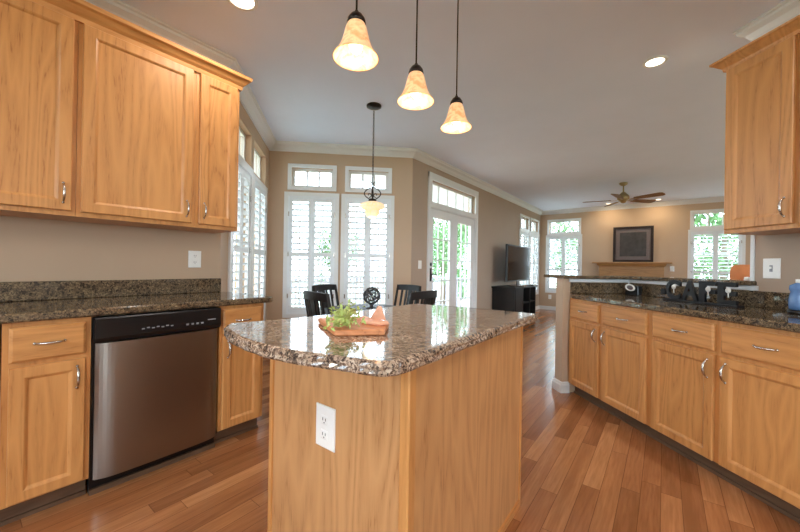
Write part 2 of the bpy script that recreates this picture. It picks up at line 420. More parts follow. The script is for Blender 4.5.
# ------------------------------------------------------------------ windows and shutters
wcount = [0]
def frame_mb(mb, x0, x1, z0, z1, w, y0, y1, M, bottom=True):
    mb.box(x0, x0+w, y0, y1, z0, z1, M); mb.box(x1-w, x1, y0, y1, z0, z1, M)
    mb.box(x0+w, x1-w, y0, y1, z1-w, z1, M)
    if bottom: mb.box(x0+w, x1-w, y0, y1, z0, z0+w, M)
def window(M, hole, cols, rows, casing=.045, sash=.035, sill=False):
    wcount[0] += 1
    s0, s1, z0, z1 = hole
    w = thing('window_%d' % wcount[0], None, None, kind='structure')
    w.location = M @ Vector(((s0+s1)/2, 0, z0))
    Mi = Matrix.Translation(-w.location) @ M
    if casing:
        mb = MB(); frame_mb(mb, s0-casing, s1+casing, z0-casing, z1+casing, casing+.004, -.018, .0, Mi)
        mb.build('casing', 'trim_white', w)
    mb = MB(); frame_mb(mb, s0, s1, z0, z1, sash, .06, .10, Mi); mb.build('sash', 'trim_white', w)
    mb = MB()
    for i in range(1, cols):
        x = s0+sash+(s1-s0-2*sash)*i/cols; mb.box(x-.012, x+.012, .065, .09, z0+sash, z1-sash, Mi)
    for i in range(1, rows):
        z = z0+sash+(z1-z0-2*sash)*i/rows; mb.box(s0+sash, s1-sash, .07, .09, z-.008, z+.008, Mi)
    if cols*rows > 1: mb.build('muntin', 'trim_white', w)
    MB().box(s0+sash, s1-sash, .079, .082, z0+sash, z1-sash, Mi).build('glass', 'window_glass', w)
    c = M @ Vector(((s0+s1)/2, .16, (z0+z1)/2)); inn = (M.to_3x3() @ Vector((0, -1, 0)))
    portal('window_daylight', c, s1-s0, z1-z0, inn)
    return w
def shutter(M, hole, label, mid=1.28, lou=.07, tilt=.35, group=None):
    """pair of louvred panels set in the opening"""
    s0, s1, z0, z1 = hole
    t = thing('plantation_shutter', label, 'window shutter', group=group)
    t.location = M @ Vector(((s0+s1)/2, 0, z0)); Mi = Matrix.Translation(-t.location) @ M
    mb = MB(); frame_mb(mb, s0, s1, z0, z1, .018, -.012, .035, Mi); mb.build('frame', 'shutter_white', t)
    a0, a1 = s0+.019, s1-.019; mid_x = (a0+a1)/2
    for p0, p1 in ((a0, mid_x-.001), (mid_x+.001, a1)):
        st = .045; mb = MB(); y0, y1 = -.006, .022
        mb.box(p0, p0+st, y0, y1, z0+.019, z1-.019, Mi); mb.box(p1-st, p1, y0, y1, z0+.019, z1-.019, Mi)
        zb, zt = z0+.019+.08, z1-.019-.06
        mb.box(p0+st, p1-st, y0, y1, z0+.019, zb, Mi); mb.box(p0+st, p1-st, y0, y1, zt, z1-.019, Mi)
        mb.box(p0+st, p1-st, y0, y1, mid-.03, mid+.03, Mi)
        pan = mb.build('panel', 'shutter_white', t)
        for za, zc in ((zb, mid-.03), (mid+.03, zt)):
            n = int((zc-za)/lou); stp = (zc-za)/n; lv = MB()
            for i in range(n):
                z = za+stp*(i+.5)
                R = Mi @ Matrix.Translation(((p0+p1)/2, .008, z)) @ Matrix.Rotation(-tilt, 4, 'X')
                hw = (p1-p0)/2-st
                lv.cbox(-hw, hw, -.031, .031, -.005, .005, .003, R)
            lv.build('louvres', 'shutter_white', pan)
        for za, zc in ((zb, mid-.03), (mid+.03, zt)):
            MB().box((p0+p1)/2-.006, (p0+p1)/2+.006, -.033, -.024, za+.02, zc-.02, Mi).build('tilt_rod', 'shutter_white', pan)
        for zz in (z0+.25, mid, z1-.25):
            xh = p0-.004 if p0 == a0 else p1+.004
            MB().box(xh-.006, xh+.006, -.016, -.010, zz-.03, zz+.03, Mi).build('hinge', 'nickel', pan)
    return t
fa = flip(VIEW['bayA'], LA); fb = flip(VIEW['bayB'], LB)
for M, hs, labs in ((M_bayA, fa, ('narrow white louvred shutter pair beside the left upper cabinets', 'white louvred shutter pair on the left bay wall, next to the bay corner')),
                    (M_bayB, fb, ('white louvred shutter pair left of the hanging bowl lamp', 'white louvred shutter pair directly behind the hanging bowl lamp'))):
    ca = .075 if M is M_bayA else .045
    window(M, hs[0], 2, 4, ca); window(M, hs[1], 2, 4)
    cs = .0 if M is M_bayA else .045
    window(M, hs[2], 3, 1, cs); window(M, hs[3], 3, 1, cs)
    shutter(M, hs[0], labs[0]); shutter(M, hs[1], labs[1])
for (a, b), lb in zip(pw, ('white shutter pair right behind the television on the side wall', 'white shutter pair on the side wall nearest the far room corner')):
    h = (yy(b), yy(a), .47, 2.05); window(M_pat, h, 2, 3); window(M_pat, (yy(b-.04), yy(a+.04), 2.14, 2.43), 2, 1); shutter(M_pat, h, lb)
for (a, b), lb in zip(farw, ('white shutter pair on the far wall left of the mantel', 'white shutter pair on the far wall right of the mantel')):
    h = (fx(b), fx(a), .52, 2.03); window(M_far, h, 2, 3); window(M_far, (fx(b-.03), fx(a+.03), 2.12, 2.46), 3, 1); shutter(M_far, h, lb, mid=1.12)
for h in rw_h: window(M_r, h, 2, 2)
for h in bk_h: window(M_b, h, 3, 2)

# French door and its transom
window(M_pat, tr_hole, 5, 1)
fr = thing('trim_4', None, None, kind='structure')
mb = MB(); s0, s1, _, zt = door_hole
mb.box(s0-.06, s0, -.02, 0, 0, zt+.5, M_pat); mb.box(s1, s1+.06, -.02, 0, 0, zt+.5, M_pat); mb.box(s0-.06, s1+.06, -.022, 0, zt+.43, zt+.50, M_pat)
mb.box(s0, s1, -.015, 0, zt-.01, zt+.06, M_pat)
mb.box(s0, s0+.02, 0, .14, 0, zt, M_pat); mb.box(s1-.02, s1, 0, .14, 0, zt, M_pat); mb.box(s0+.02, s1-.02, 0, .14, zt-.02, zt, M_pat)
mb.build('door_casing', 'trim_white', fr)
def leaf(k, s0, s1, handle_side):
    d = thing('door_%d' % k, None, None, kind='structure')
    zt = 2.035; st = .125; mb = MB()
    mb.box(s0, s0+st, .02, .06, .01, zt, M_pat); mb.box(s1-st, s1, .02, .06, .01, zt, M_pat)
    mb.box(s0+st, s1-st, .02, .06, .01, .26, M_pat); mb.box(s0+st, s1-st, .02, .06, zt-.13, zt, M_pat)
    mb.build('door_frame', 'trim_white', d)
    g0, g1, z0, z1 = s0+st, s1-st, .26, zt-.13
    MB().box(g0, g1, .038, .042, z0, z1, M_pat).build('glass', 'window_glass', d)
    mb = MB()
    for i in range(1, 3): x = g0+(g1-g0)*i/3; mb.box(x-.008, x+.008, .028, .052, z0, z1, M_pat)
    for i in range(1, 5): z = z0+(z1-z0)*i/5; mb.box(g0, g1, .028, .052, z-.008, z+.008, M_pat)
    mb.build('muntin', 'trim_white', d)
    if handle_side:
        x = s1-.06; mb = MB()
        mb.box(x-.02, x+.02, .012, .02, .92, 1.12, M_pat)
        mb.lathe([(.001, 0), (.026, 0), (.026, .01), (.001, .012)], (0, 0, 0), 16, M_pat @ Matrix.Translation((x, .02, 1.18)) @ Matrix.Rotation(PI/2, 4, 'X'))
        mb.tube([M_pat @ Vector((x, .012, 1.02)), M_pat @ Vector((x, -.03, 1.02)), M_pat @ Vector((x-.10, -.035, 1.02))], .008)
        mb.build('door_handle', 'dark_bronze', d)
mid = (door_hole[0]+door_hole[1])/2
leaf(1, mid+.002, door_hole[1]-.022, True); leaf(2, door_hole[0]+.022, mid-.002, False)
portal('window_daylight', M_pat @ Vector((mid, .17, 1.03)), 1.55, 2.0, (1, 0, 0))

# ------------------------------------------------------------------ cabinets
def pull(mb, c, horiz=True, L=.10, out=.028):
    """bowed pull centred on c, front towards -y"""
    pts = []; rr = []
    for i in range(13):
        u = -1+2*i/12; a = u*L/2; y = -out*(1-abs(u)**2.6)
        pts.append((c[0]+a, c[1]+y, c[2]) if horiz else (c[0], c[1]+y, c[2]+a)); rr.append(.0035+.0028*(1-u*u))
    mb.tube(pts, rr, 8)
    for sg in (-1, 1):
        q = (c[0]+sg*L/2, c[1]+.001, c[2]) if horiz else (c[0], c[1]+.001, c[2]+sg*L/2)
        mb.sphere(q, .0068, 8, 6)
def door_part(par, x0, x1, z0, z1, hx=None, hz=None, mat='oak', yb=-.001, fw=.055):
    d = MB().loft_rect(x0, x1, z0, z1, [(0, yb-.015), (.004, yb-.019), (fw-.01, yb-.019), (fw-.004, yb-.016), (fw+.004, yb-.009), (fw+.012, yb-.009)], yb).build('door', mat, par)
    if hx is not None:
        m = MB(); pull(m, (hx, yb-.019, hz), False, .10); m.build('handle', 'nickel', d)
    return d
def drawer_part(par, x0, x1, z0, z1, mat='oak_cross', yb=-.001):
    d = MB().loft_rect(x0, x1, z0, z1, [(0, yb-.012), (.010, yb-.019), (.014, yb-.019)], yb).build('drawer', mat, par)
    m = MB(); pull(m, ((x0+x1)/2, yb-.019, (z0+z1)/2), True, .095); m.build('handle', 'nickel', d)
    return d
def base_cabinet(label, loc, rz, w, cols, depth=.60, kick=.06, kh=.095, top=.875, lend=False, zb=.105):
    """cols = [(x0, x1, handle side)] each a drawer over a door"""
    t = thing('base_cabinet', label, 'cabinet', loc, rz)
    mb = MB().box(.0005, w-.0005, 0, depth, kh, top)
    mb.build('body', 'oak', t)
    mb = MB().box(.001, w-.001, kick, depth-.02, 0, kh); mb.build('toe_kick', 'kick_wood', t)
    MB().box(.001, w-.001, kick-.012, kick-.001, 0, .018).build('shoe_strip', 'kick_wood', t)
    for x0, x1, hs in cols:
        drawer_part(t, x0, x1, .703, .852)
        hx = x0+.03 if hs == 'l' else x1-.03
        door_part(t, x0, x1, zb, .682, hx, .60)
    return t
RL = PI/2; XF = -2.185
base_cabinet('oak base cabinet at the left edge, drawer over one door, beside the dishwasher', (XF, .128, 0), RL, .283, [(.02, .262, 'r')])
base_cabinet('oak base cabinet further left of the dishwasher, mostly out of view', (XF, -.48, 0), RL, .60, [(.02, .29, 'r'), (.31, .58, 'l')])
base_cabinet('narrow oak base cabinet between the dishwasher and the bay window', (XF, 1.012, 0), RL, .298, [(.018, .275, 'l')])

# dishwasher
t = thing('dishwasher', 'stainless steel dishwasher with a black control panel', 'dishwasher', (XF, .413, 0), RL)
w = .596
MB().box(.002, w-.002, .01, .58, .078, .868).build('tub_body', 'black_plastic', t)
pts = []
prof = [(.010, 0)]
mb = MB()
n = 40; ring = []
for i in range(n+1):
    u = i/n; x = .012+(w-.02)*u; y = -.006-.028*(1-abs(2*u-1)**9)-.006*(1-(2*u-1)**2)
    if i == 0: ring.append((x, .0))
    ring.append((x, y))
    if i == n: ring.append((x, .0))
mb.prism(ring, .082, .742); mb.build('door', 'brushed_steel', t)
ctl = MB()
vs = []
for x in (.006, w-.004): vs += [(x, 0, .752), (x, -.030, .750), (x, -.040, .77), (x, -.036, .862), (x, -.028, .868), (x, 0, .868)]
ctl.add(vs, [tuple(range(6)), tuple(range(6, 12))[::-1]]+[(i, (i+1) % 6, 6+(i+1) % 6, 6+i) for i in range(6)])
cp_ = ctl.build('control_panel', 'black_plastic', t)
mb = MB(); random.seed(3)
for i in range(7): x = .19+i*.022; mb.box(x, x+.012, -.0412, -.0385, .790+.004*(i % 2), .796+.004*(i % 2))
for i in range(4): x = .40+i*.026; mb.box(x, x+.012, -.0412, -.0385, .785, .795)
mb.box(.515, .56, -.0406, -.0385, .802, .808)
mb.build('button_marks', 'label_grey', cp_)
MB().box(.01, w-.01, -.005, .0, .745, .752).build('handle_recess', 'slot_dark', t)
MB().box(.004, w-.004, .03, .06, .0, .077).build('kick_plate', 'black_plastic', t)
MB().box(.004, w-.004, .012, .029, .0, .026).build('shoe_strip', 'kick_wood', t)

# right run
def sP(k, s): return Vector((k/2-.70711*s, k/2+.70711*s, 0))
RR = -PI/4
def rbase(label, s0, s1, cols, **kw):
    base_cabinet(label, sP(2.795, s0), RR, s0-s1, [(s0-a, s0-b, h) for a, b, h in cols], depth=.595, **kw)
rbase('oak base cabinet at the far end of the right run, beside the half wall', 2.945, 2.0655, [(2.928, 2.556, 'r'), (2.508, 2.092, 'l')], zb=.10)
rbase('oak base cabinet at the right edge of the view, under the blue bottle', 2.0655, 1.175, [(2.046, 1.65, 'r'), (1.615, 1.20, 'l')], zb=.10)
rbase('oak base cabinet past the right edge of the view', 1.175, .30, [(1.15, .76, 'r'), (.72, .33, 'l')], zb=.10)

def upper_cabinet(label, loc, rz, w, doors, depth=.335, zb=1.375, zt=2.42):
    t = thing('wall_cabinet', label, 'cabinet', loc, rz)
    MB().box(.0005, w-.0005, 0, depth, zb, zt).build('body', 'oak', t)
    for x0, x1, hs in doors:
        hx = (x0+.032 if hs == 'l' else x1-.032) if hs else None
        door_part(t, x0, x1, zb+.025, zt-.022, hx, zb+.115, fw=.06)
    return t
XU = -2.467
upper_cabinet('oak wall cabinet with one wide door, cut by the left edge of the view', (XU, -.12, 0), RL, .512, [(.02, .494, 'r')])
upper_cabinet('oak wall cabinet with the widest full door, above the dishwasher', (XU, .3925, 0), RL, .577, [(.018, .557, 'r')])
upper_cabinet('narrow oak wall cabinet at the end of the left run, by the bay window', (XU, .970, 0), RL, .29, [(.021, .270, 'l')])
upper_cabinet('oak wall cabinet hidden beyond the left edge of the view', (XU, -.70, 0), RL, .5795, [(.02, .56, 'r')])
ccp = [(0, 2.40), (.012, 2.40), (.016, 2.425), (.03, 2.44), (.045, 2.462), (.06, 2.47), (.064, 2.492), (0, 2.492)]
tag(MB().sweep(ccp, [(-2.806, 1.2605), (XU-.0, 1.2605), (XU, -.70)]).build('cabinet_crown_moulding', 'oak_cross_y'), 'oak crown moulding along the top of the left wall cabinets', 'moulding')
upper_cabinet('oak wall cabinet over the right counter, tall single door', sP(3.225, 1.868), RR, .363, [(.012, .348, 'r')], depth=.302, zt=2.41)
upper_cabinet('oak wall cabinet past the right edge, next to the tall single door', sP(3.225, 1.504), RR, .6, [(.012, .295, 'l'), (.305, .588, 'r')], depth=.302)
a, b, c_ = sP(3.225, .904), sP(3.225, 1.8685), sP(3.652, 1.8685)
ccr = [(0, 2.39), (.01, 2.39), (.014, 2.408), (.03, 2.422), (.045, 2.438), (.056, 2.444), (.058, 2.456), (0, 2.456)]
tag(MB().sweep(ccr, [a.xy, b.xy, c_.xy]).build('cabinet_crown_moulding', 'oak'), 'oak crown moulding on top of the right wall cabinets', 'moulding')

# ------------------------------------------------------------------ counters
def rough_edge(pts, amp=0, step=.03):
    out = []
    n = len(pts)
    for i in range(n):
        p, q = Vector(pts[i]), Vector(pts[(i+1) % n]); k = max(1, int((q-p).length/step))
        for j in range(k): out.append(tuple(p.lerp(q, j/k)))
    return out
MB().prism([(-2.804, -.70), (-2.155, -.70), (-2.155, 1.3), (-2.804, 1.28)], .8755, .915, .006)
ct = MB().prism([(-2.803, -.70), (-2.155, -.70), (-2.155, 1.350), (-2.165, 1.365), (-2.76, 1.345), (-2.803, 1.30)], .8755, .915, .008).build('worktop', 'granite')
tag(ct, 'dark speckled granite worktop over the dishwasher', 'countertop')
tag(MB().prism([(-2.804, -.70), (-2.782, -.70), (-2.782, 1.298), (-2.804, 1.298)], .9155, 1.022, .003).build('backsplash', 'granite'), 'dark granite upstand on the left wall behind the worktop', 'backsplash')
def rp(k, s): return (k/2-.70711*s, k/2+.70711*s)
front = [rp(2.795-.045, .3), rp(2.795-.05, 1.2), rp(2.795-.05, 2.2), rp(2.795-.045, 2.7), rp(2.795-.03, 2.90), rp(2.80, 2.944)]
tag(MB().prism(front+[rp(3.650, 2.944), rp(3.650, .3)], .8755, .915, .008).build('worktop', 'granite'), 'dark granite worktop on the right run carrying the CAFE letters', 'countertop')
tag(MB().prism([rp(3.618, .3), rp(3.650, .3), rp(3.650, 2.953), rp(2.80, 2.953), rp(2.80, 2.930), rp(3.618, 2.930)], .9155, 1.02, .003).build('backsplash', 'granite'), 'dark granite upstand behind the CAFE letters', 'backsplash')
# half wall with its wing
struct(MB().prism([rp(2.70, 2.955), rp(2.70, 3.065), rp(3.82, 3.065), rp(3.82, 1.946), rp(3.653, 1.946), rp(3.653, 2.955)], 0, 1.052).build('wall_half', 'wall_paint'))
struct(MB().sweep(bb, [rp(2.795, 2.955), rp(2.70, 2.955), rp(2.70, 3.065), rp(3.82, 3.065), rp(3.82, 1.95)]).build('baseboard_half_wall', 'trim_white'))
struct(MB().prism([rp(3.628, 1.90), rp(3.652, 1.90), rp(3.652, 2.954), rp(2.78, 2.954), rp(2.78, 2.937), rp(3.628, 2.937)], 1.0215, 1.052, .002).build('trim_5', 'trim_white'))
tag(MB().prism([rp(2.66, 2.90), rp(2.66, 3.24), rp(2.74, 3.28), rp(4.05, 3.28), rp(4.05, 1.93), rp(3.825, 1.93), rp(3.825, 1.948), rp(3.651, 1.948), rp(3.651, 1.91), rp(3.58, 1.91), rp(3.58, 2.90)], 1.0535, 1.084, .005).build('bar_top', 'granite'),
    'raised granite bar ledge on the low half wall facing the family room', 'countertop')

# ------------------------------------------------------------------ island
t = thing('kitchen_island', 'oak panelled kitchen island base in the middle of the floor', 'kitchen island', (-.866, 1.215, 0))
ix0, ix1, iy0, iy1 = -1.20+.866, -.5375+.866, .752-1.215, 1.68-1.215
MB().box(ix0+.006, ix1-.006, iy0+.006, iy1-.006, 0, .875).build('body', 'island_oak', t)
mb = MB()
for x, y in ((ix0, iy0), (ix1-.045, iy0), (ix0, iy1-.02), (ix1-.02, iy1-.02)):
    pass
MB().cbox(ix1-.03, ix1+.004, iy0-.008, iy0+.028, 0, .875, .004).build('corner_bead', 'oak', t)
MB().box(ix0-.001, ix0+.018, iy0-.001, iy0+.02, 0, .875).build('corner_bead', 'oak', t)
MB().box(ix1-.016, ix1+.001, iy1-.012, iy1+.001, 0, .875).build('corner_bead', 'oak', t)
MB().box(ix1-.006, ix1+.004, iy0+.03, iy1-.012, 0, .03).build('shoe_strip', 'oak_cross_y', t)
isl = [(-1.30, .635), (-1.22, .585), (-1.12, .556), (-1.02, .536), (-.90, .530), (-.79, .537), (-.69, .562), (-.62, .584), (-.56, .598), (-.522, .614), (-.500, .642), (-.493, .70), (-.497, 1.0), (-.499, 1.40), (-.495, 1.68), (-.50, 1.765), (-.53, 1.79), (-.8, 1.79), (-1.05, 1.76), (-1.16, 1.74), (-1.205, 1.70), (-1.215, 1.2), (-1.24, .9), (-1.29, .70)]
iv = []
def catmull(P, k=4):
    out = []; n = len(P)
    for i in range(n):
        p0, p1, p2, p3 = [Vector(P[(i+j) % n]) for j in (-1, 0, 1, 2)]
        for j in range(k):
            u = j/k; q = .5*((2*p1)+(p2-p0)*u+(2*p0-5*p1+4*p2-p3)*u*u+(3*p1-p0-3*p2+p3)*u**3); out.append(q)
    return out
isl = catmull(isl, 4)
mb = MB(); n = len(isl); rings = []
cen = Vector((-.86, 1.2)); random.seed(5)
def off(P, d):
    out = []
    for i in range(n):
        e = (P[(i+1) % n]-P[i-1]).normalized(); out.append(P[i]+Vector((e.y, -e.x))*d)
    return out
vs = []
for z, d, j in ((.8755, -.016, 0), (.880, -.004, .0025), (.887, .001, .003), (.895, -.002, .003), (.903, .001, .003), (.910, -.003, .002), (.915, -.012, .001)):
    for q in off(isl, d): vs.append((q.x+random.uniform(-j, j), q.y+random.uniform(-j, j), z))
F = []
for r in range(6):
    for i in range(n): F.append((r*n+i, r*n+(i+1) % n, (r+1)*n+(i+1) % n, (r+1)*n+i))
F.append(tuple(range(n))[::-1]); F.append(tuple(6*n+i for i in range(n)))
mb.add(vs, F)
tag(mb.build('island_worktop', 'granite_reflection_pale'), 'speckled granite island worktop with a bowed chiselled edge, lightened to imitate reflections', 'countertop')

# ------------------------------------------------------------------ wall plates
def plate(label, loc, rz, w=.09, h=.125, kind='switch', cat='switch plate', name='switch_plate'):
    t = thing(name, label, cat, loc, rz)
    MB().loft_rect(-w/2, w/2, -h/2, h/2, [(0, -.004), (.004, -.0065), (.01, -.0065)], -.0005).build('cover', 'plate_white', t)
    if kind == 'switch':
        MB().box(-.008, .008, -.0085, -.006, -.02, .02).build('toggle_base', 'label_grey', t)
        MB().box(-.004, .004, -.018, -.0075, -.002, .012).build('toggle', 'plate_white', t)
    elif kind == 'outlet':
        for zc in (-.024, .024):
            r = MB().loft_rect(-.017, .017, zc-.015, zc+.015, [(.0, -.007), (.003, -.0085)], -.006).build('receptacle', 'plate_white', t)
            m = MB(); m.box(-.008, -.0055, -.0092, -.008, zc-.002, zc+.008); m.box(.0055, .008, -.0092, -.008, zc-.002, zc+.007); m.box(-.002, .002, -.0092, -.008, zc-.010, zc-.006)
            m.build('slots', 'slot_dark', r)
    else:
        MB().box(-.018, .018, -.009, -.006, -.034, .034).build('rocker', 'plate_white', t)
    return t
plate('white outlet plate on the tan wall above the dishwasher', (-2.806, 1.111, 1.168), RL, .088, .125, 'outlet', 'outlet', 'wall_outlet')
plate('white outlet plate on the end panel of the island', (-.879, .7575, .607), 0, .092, .138, 'outlet', 'outlet', 'wall_outlet')
plate('white switch plate on the grey wall under the right wall cabinet', sP(3.654, 1.83)+Vector((0, 0, 1.165)), RR, .09, .125, 'switch')
plate('small white switch plate on the wall left of the French door', (-2.806, 4.12, 1.17), RL, .08, .12, 'rocker')
plate('tiny white outlet on the far wall right of the mantel', (.14, YF, 1.185), 0, .08, .12, 'outlet', 'outlet', 'wall_outlet')
plate('tiny white outlet low on the far wall beneath the left far window', (-2.52, YF, .36), 0, .08, .12, 'outlet', 'outlet', 'wall_outlet')

# ------------------------------------------------------------------ recessed ceiling lights
def downlight(x, y, label, W=None, group=None, warm=(1, .95, .91), lamp=True, r=.06):
    t = thing('recessed_light', label, 'ceiling light', (x, y, H), 0, group)
    MB().lathe([(r, 0), (r+.022, 0), (r+.022, -.004), (r+.004, -.010), (r, -.006)], seg=32, closed=True).build('trim_ring', 'trim_white', t)
    MB().lathe([(.001, -.0015), (r, -.0015), (r, -.003), (.001, -.003)], seg=32).build('lens', 'lens', t)
    if lamp:
        d = bpy.data.lights.new('recessed_lamp', 'AREA'); d.shape = 'DISK'; d.size = .14; d.energy = W or DOWNLIGHT_W; d.color = warm; d.spread = PI
        o = bpy.data.objects.new('recessed_lamp', d); COL.objects.link(o); o.parent = t; o.location = (0, 0, -.014)
downlight(-.078, 3.30, 'lit round recessed light on the ceiling right of the pendants')
downlight(-2.075, 1.065, 'lit recessed light at the top edge above the left cabinets', r=.07)
for x, y, lb in ((-1.11, 9.75, 'small recessed light above the left side of the mantel picture'), (-.13, 9.75, 'small recessed light above the right side of the mantel picture')):
    downlight(x, y, lb, 5, warm=(1, .78, .5), r=.05)
for x, y in ((-1.3, -.9), (.6, -.9), (.9, 1.2), (2.2, 5.2), (2.4, 8.4), (-1.6, 5.6)):  # unseen downlights added to brighten the room
    if (x, y) == (-1.6, 5.6): continue
    downlight(x, y, 'added ceiling light outside the view, put in to brighten the room', DOWNLIGHT_W*1.2, 'added ceiling lights outside the view')

# ------------------------------------------------------------------ pendants over the island
def pendant(y, label, zb):
    x = -.853; zb -= .012
    t = thing('pendant_light', label, 'pendant lamp', (x, y, zb))
    h = .125
    out = [(.079, 0), (.076, .006), (.066, .018), (.055, .038), (.047, .06), (.041, .085), (.036, .105), (.028, .122)]
    inn = [(r-.004, z+.002) for r, z in out][::-1]
    MB().lathe(out+inn, seg=36, closed=True).build('shade', 'shade_glass', t)
    MB().lathe([(.001, .165), (.006, .165), (.010, .155), (.020, .15), (.030, .135), (.033, .122), (.030, .118), (.001, .118)], seg=24).build('socket_cap', 'dark_bronze', t)
    MB().sphere((0, 0, .045), .024, 16, 10, 1.2).build('bulb', 'bulb', t)
    MB().tube([(0, 0, .16), (0, 0, H-zb-.02)], .0035, 8).build('rod', 'dark_bronze', t)
    MB().lathe([(.001, H-zb-.001), (.055, H-zb-.001), (.055, H-zb-.012), (.03, H-zb-.028), (.001, H-zb-.03)], seg=24).build('canopy', 'dark_bronze', t)
    d = bpy.data.lights.new('pendant_lamp', 'POINT'); d.energy = PENDANT_W; d.color = (1, .8, .55); d.shadow_soft_size = .03
    o = bpy.data.objects.new('pendant_lamp', d); COL.objects.link(o); o.parent = t; o.location = (0, 0, -.015)
pendant(.84, 'bell glass pendant nearest the camera, leftmost of the three over the island', 1.866)
pendant(1.20, 'middle one of the three bell glass pendants over the island', 1.856)
pendant(1.56, 'bell glass pendant farthest from the camera, rightmost of the three', 1.863)

# bowl lamp in the bay
t = thing('hanging_bowl_lamp', 'iron scroll hanging lamp with a cream glass bowl over the dining table', 'pendant lamp', (-2.346, 2.577, 1.62))
z0 = 1.62
MB().lathe([(.001, H-z0-.001), (.075, H-z0-.001), (.075, H-z0-.015), (.04, H-z0-.03), (.001, H-z0-.035)], seg=28).build('canopy', 'dark_bronze', t)
mb = MB(); z = .40; k = 0
zz = .42
while zz < H-z0-.05:
    pts = []
    for i in range(9):
        a = 2*PI*i/8; u, v = .008*math.cos(a), .022*math.sin(a)
        pts.append((u, 0, zz+v) if k % 2 else (0, u, zz+v))
    mb.tube(pts, .0026, 5, False); zz += .034; k += 1
mb.build('chain', 'dark_bronze', t)
mb = MB()
def scroll(sg, zc, r0, turns, flip, x0, ang=0):
    pts = []
    for i in range(26):
        u = i/25; a = flip*(PI/2+u*turns*2*PI); r = r0*(1-.75*u)
        pts.append((x0+math.cos(a)*r*1.0, 0, zc+math.sin(a)*r))
    return [(math.cos(ang)*p[0]*sg, math.sin(ang)*p[0]*sg, p[2]) for p in pts]
for ang in (PI*.21, PI*.71):
    for sg in (-1, 1):
        body = []
        for i in range(21):
            u = i/20; body.append((.004+.078*math.sin(PI*u)**.8, .182+.135*u))
        P = [(math.cos(ang)*r*sg, math.sin(ang)*r*sg, z) for r, z in body]
        mb.tube(P, .0055, 6)
        mb.tube(scroll(sg, .235, .026, .85, -1, .034, ang), .0042, 6)
        mb.tube(scroll(sg, .345, .024, .85, 1, .028, ang), .0042, 6)
mb.tube([(0, 0, .17), (0, 0, .42)], .006, 8)
mb.build('scroll_arms', 'dark_bronze', t)
MB().lathe([(.001, .20), (.035, .195), (.042, .178), (.001, .170)], seg=24).build('cap', 'dark_bronze', t)
MB().lathe([(.001, .172), (.045, .168), (.10, .152), (.126, .135), (.130, .118), (.112, .098), (.085, .086), (.073, .074), (.071, .05), (.056, .02), (.03, .005), (.001, 0)], seg=36).build('bowl', 'bowl_glass', t)
d = bpy.data.lights.new('bowl_lamp', 'POINT'); d.energy = 2; d.color = (1, .85, .62); d.shadow_soft_size = .06
o = bpy.data.objects.new('bowl_lamp', d); COL.objects.link(o); o.parent = t; o.location = (0, 0, -.08)

# ------------------------------------------------------------------ dining set
TC = Vector((-2.09, 2.27))
t = thing('dining_table', 'round black dining table in the bay', 'table', (TC.x, TC.y, 0))
MB().lathe([(.001, .725), (.41, .725), (.42, .732), (.42, .743), (.41, .75), (.001, .75)], seg=48).build('tabletop', 'black_wood', t)
MB().lathe([(.001, .08), (.06, .08), (.05, .2), (.045, .35), (.07, .5), (.05, .65), (.12, .725), (.001, .725)], seg=24).build('pedestal', 'black_wood', t)
for i in range(4):
    a = PI/4+i*PI/2; c, s = math.cos(a), math.sin(a)
    MB().tube([(c*.04, s*.04, .16), (c*.2, s*.2, .10), (c*.36, s*.36, .03), (c*.38, s*.38, .02)], [.035, .03, .022, .02], 8).build('foot', 'black_wood', t)
def make_chair(label):
    t = thing('dining_chair', label, 'chair', group=None)
    w = .185; d = .18      # front towards +y
    MB().cbox(-w, w, -d, d, .43, .465, .008).build('seat', 'black_wood', t)
    MB().cbox(-w+.02, w-.02, -d+.02, d-.02, .39, .43, .003).build('apron', 'black_wood', t)
    for x in (-w+.02, w-.02): MB().tube([(x, d-.025, .43), (x, d-.02, 0)], [.02, .014], 4).build('leg', 'black_wood', t)
    for x in (-w+.012, w-.012):
        P = [(x, -d-.03, 0), (x, -d+.01, .25), (x, -d+.012, .45), (x, -d-.02, .68), (x, -d-.07, .935)]
        MB().tube(P, [.018, .019, .020, .018, .016], 4).build('leg', 'black_wood', t)
    def rail(z, h, th=.011, cv=.03):
        vs = []; F = []; n = 10
        for i in range(n+1):
            u = -1+2*i/n; x = u*(w-.005); 
            yc = -d-.015-(z-.62)*.19+ -cv*(1-u*u)
            for dy in (-th, th):
                for dz in (-h/2, h/2): vs.append((x, yc+dy, z+dz+.006*(1-u*u)))
        for i in range(n):
            a = i*4; b = a+4
            F += [(a, a+1, b+1, b), (a+2, b+2, b+3, a+3), (a+1, a+3, b+3, b+1), (a, b, b+2, a+2)]
        F += [(0, 2, 3, 1), (n*4, n*4+1, n*4+3, n*4+2)]
        MB().add(vs, F).build('back_rail', 'black_wood', t)
    rail(.91, .06); rail(.56, .035)
    for i in range(5):
        u = -.66+.33*i; x = u*(w-.01); c1 = -.03*(1-u*u)
        P = [(x, -d-.015-(z-.62)*.19+c1, z) for z in (.56, .74, .895)]
        wd = .011 if i != 2 else .03
        m = MB()
        for k in range(2):
            (x0, y0, z0_), (x1, y1, z1_) = P[k], P[k+1]
            m.add([(x-wd, y0-.006, z0_), (x+wd, y0-.006, z0_), (x+wd, y0+.006, z0_), (x-wd, y0+.006, z0_), (x-wd, y1-.006, z1_), (x+wd, y1-.006, z1_), (x+wd, y1+.006, z1_), (x-wd, y1+.006, z1_)],
                  [(0, 1, 5, 4), (1, 2, 6, 5), (2, 3, 7, 6), (3, 0, 4, 7), (0, 3, 2, 1), (4, 5, 6, 7)])
        m.build('slat', 'black_wood', t)
    return t
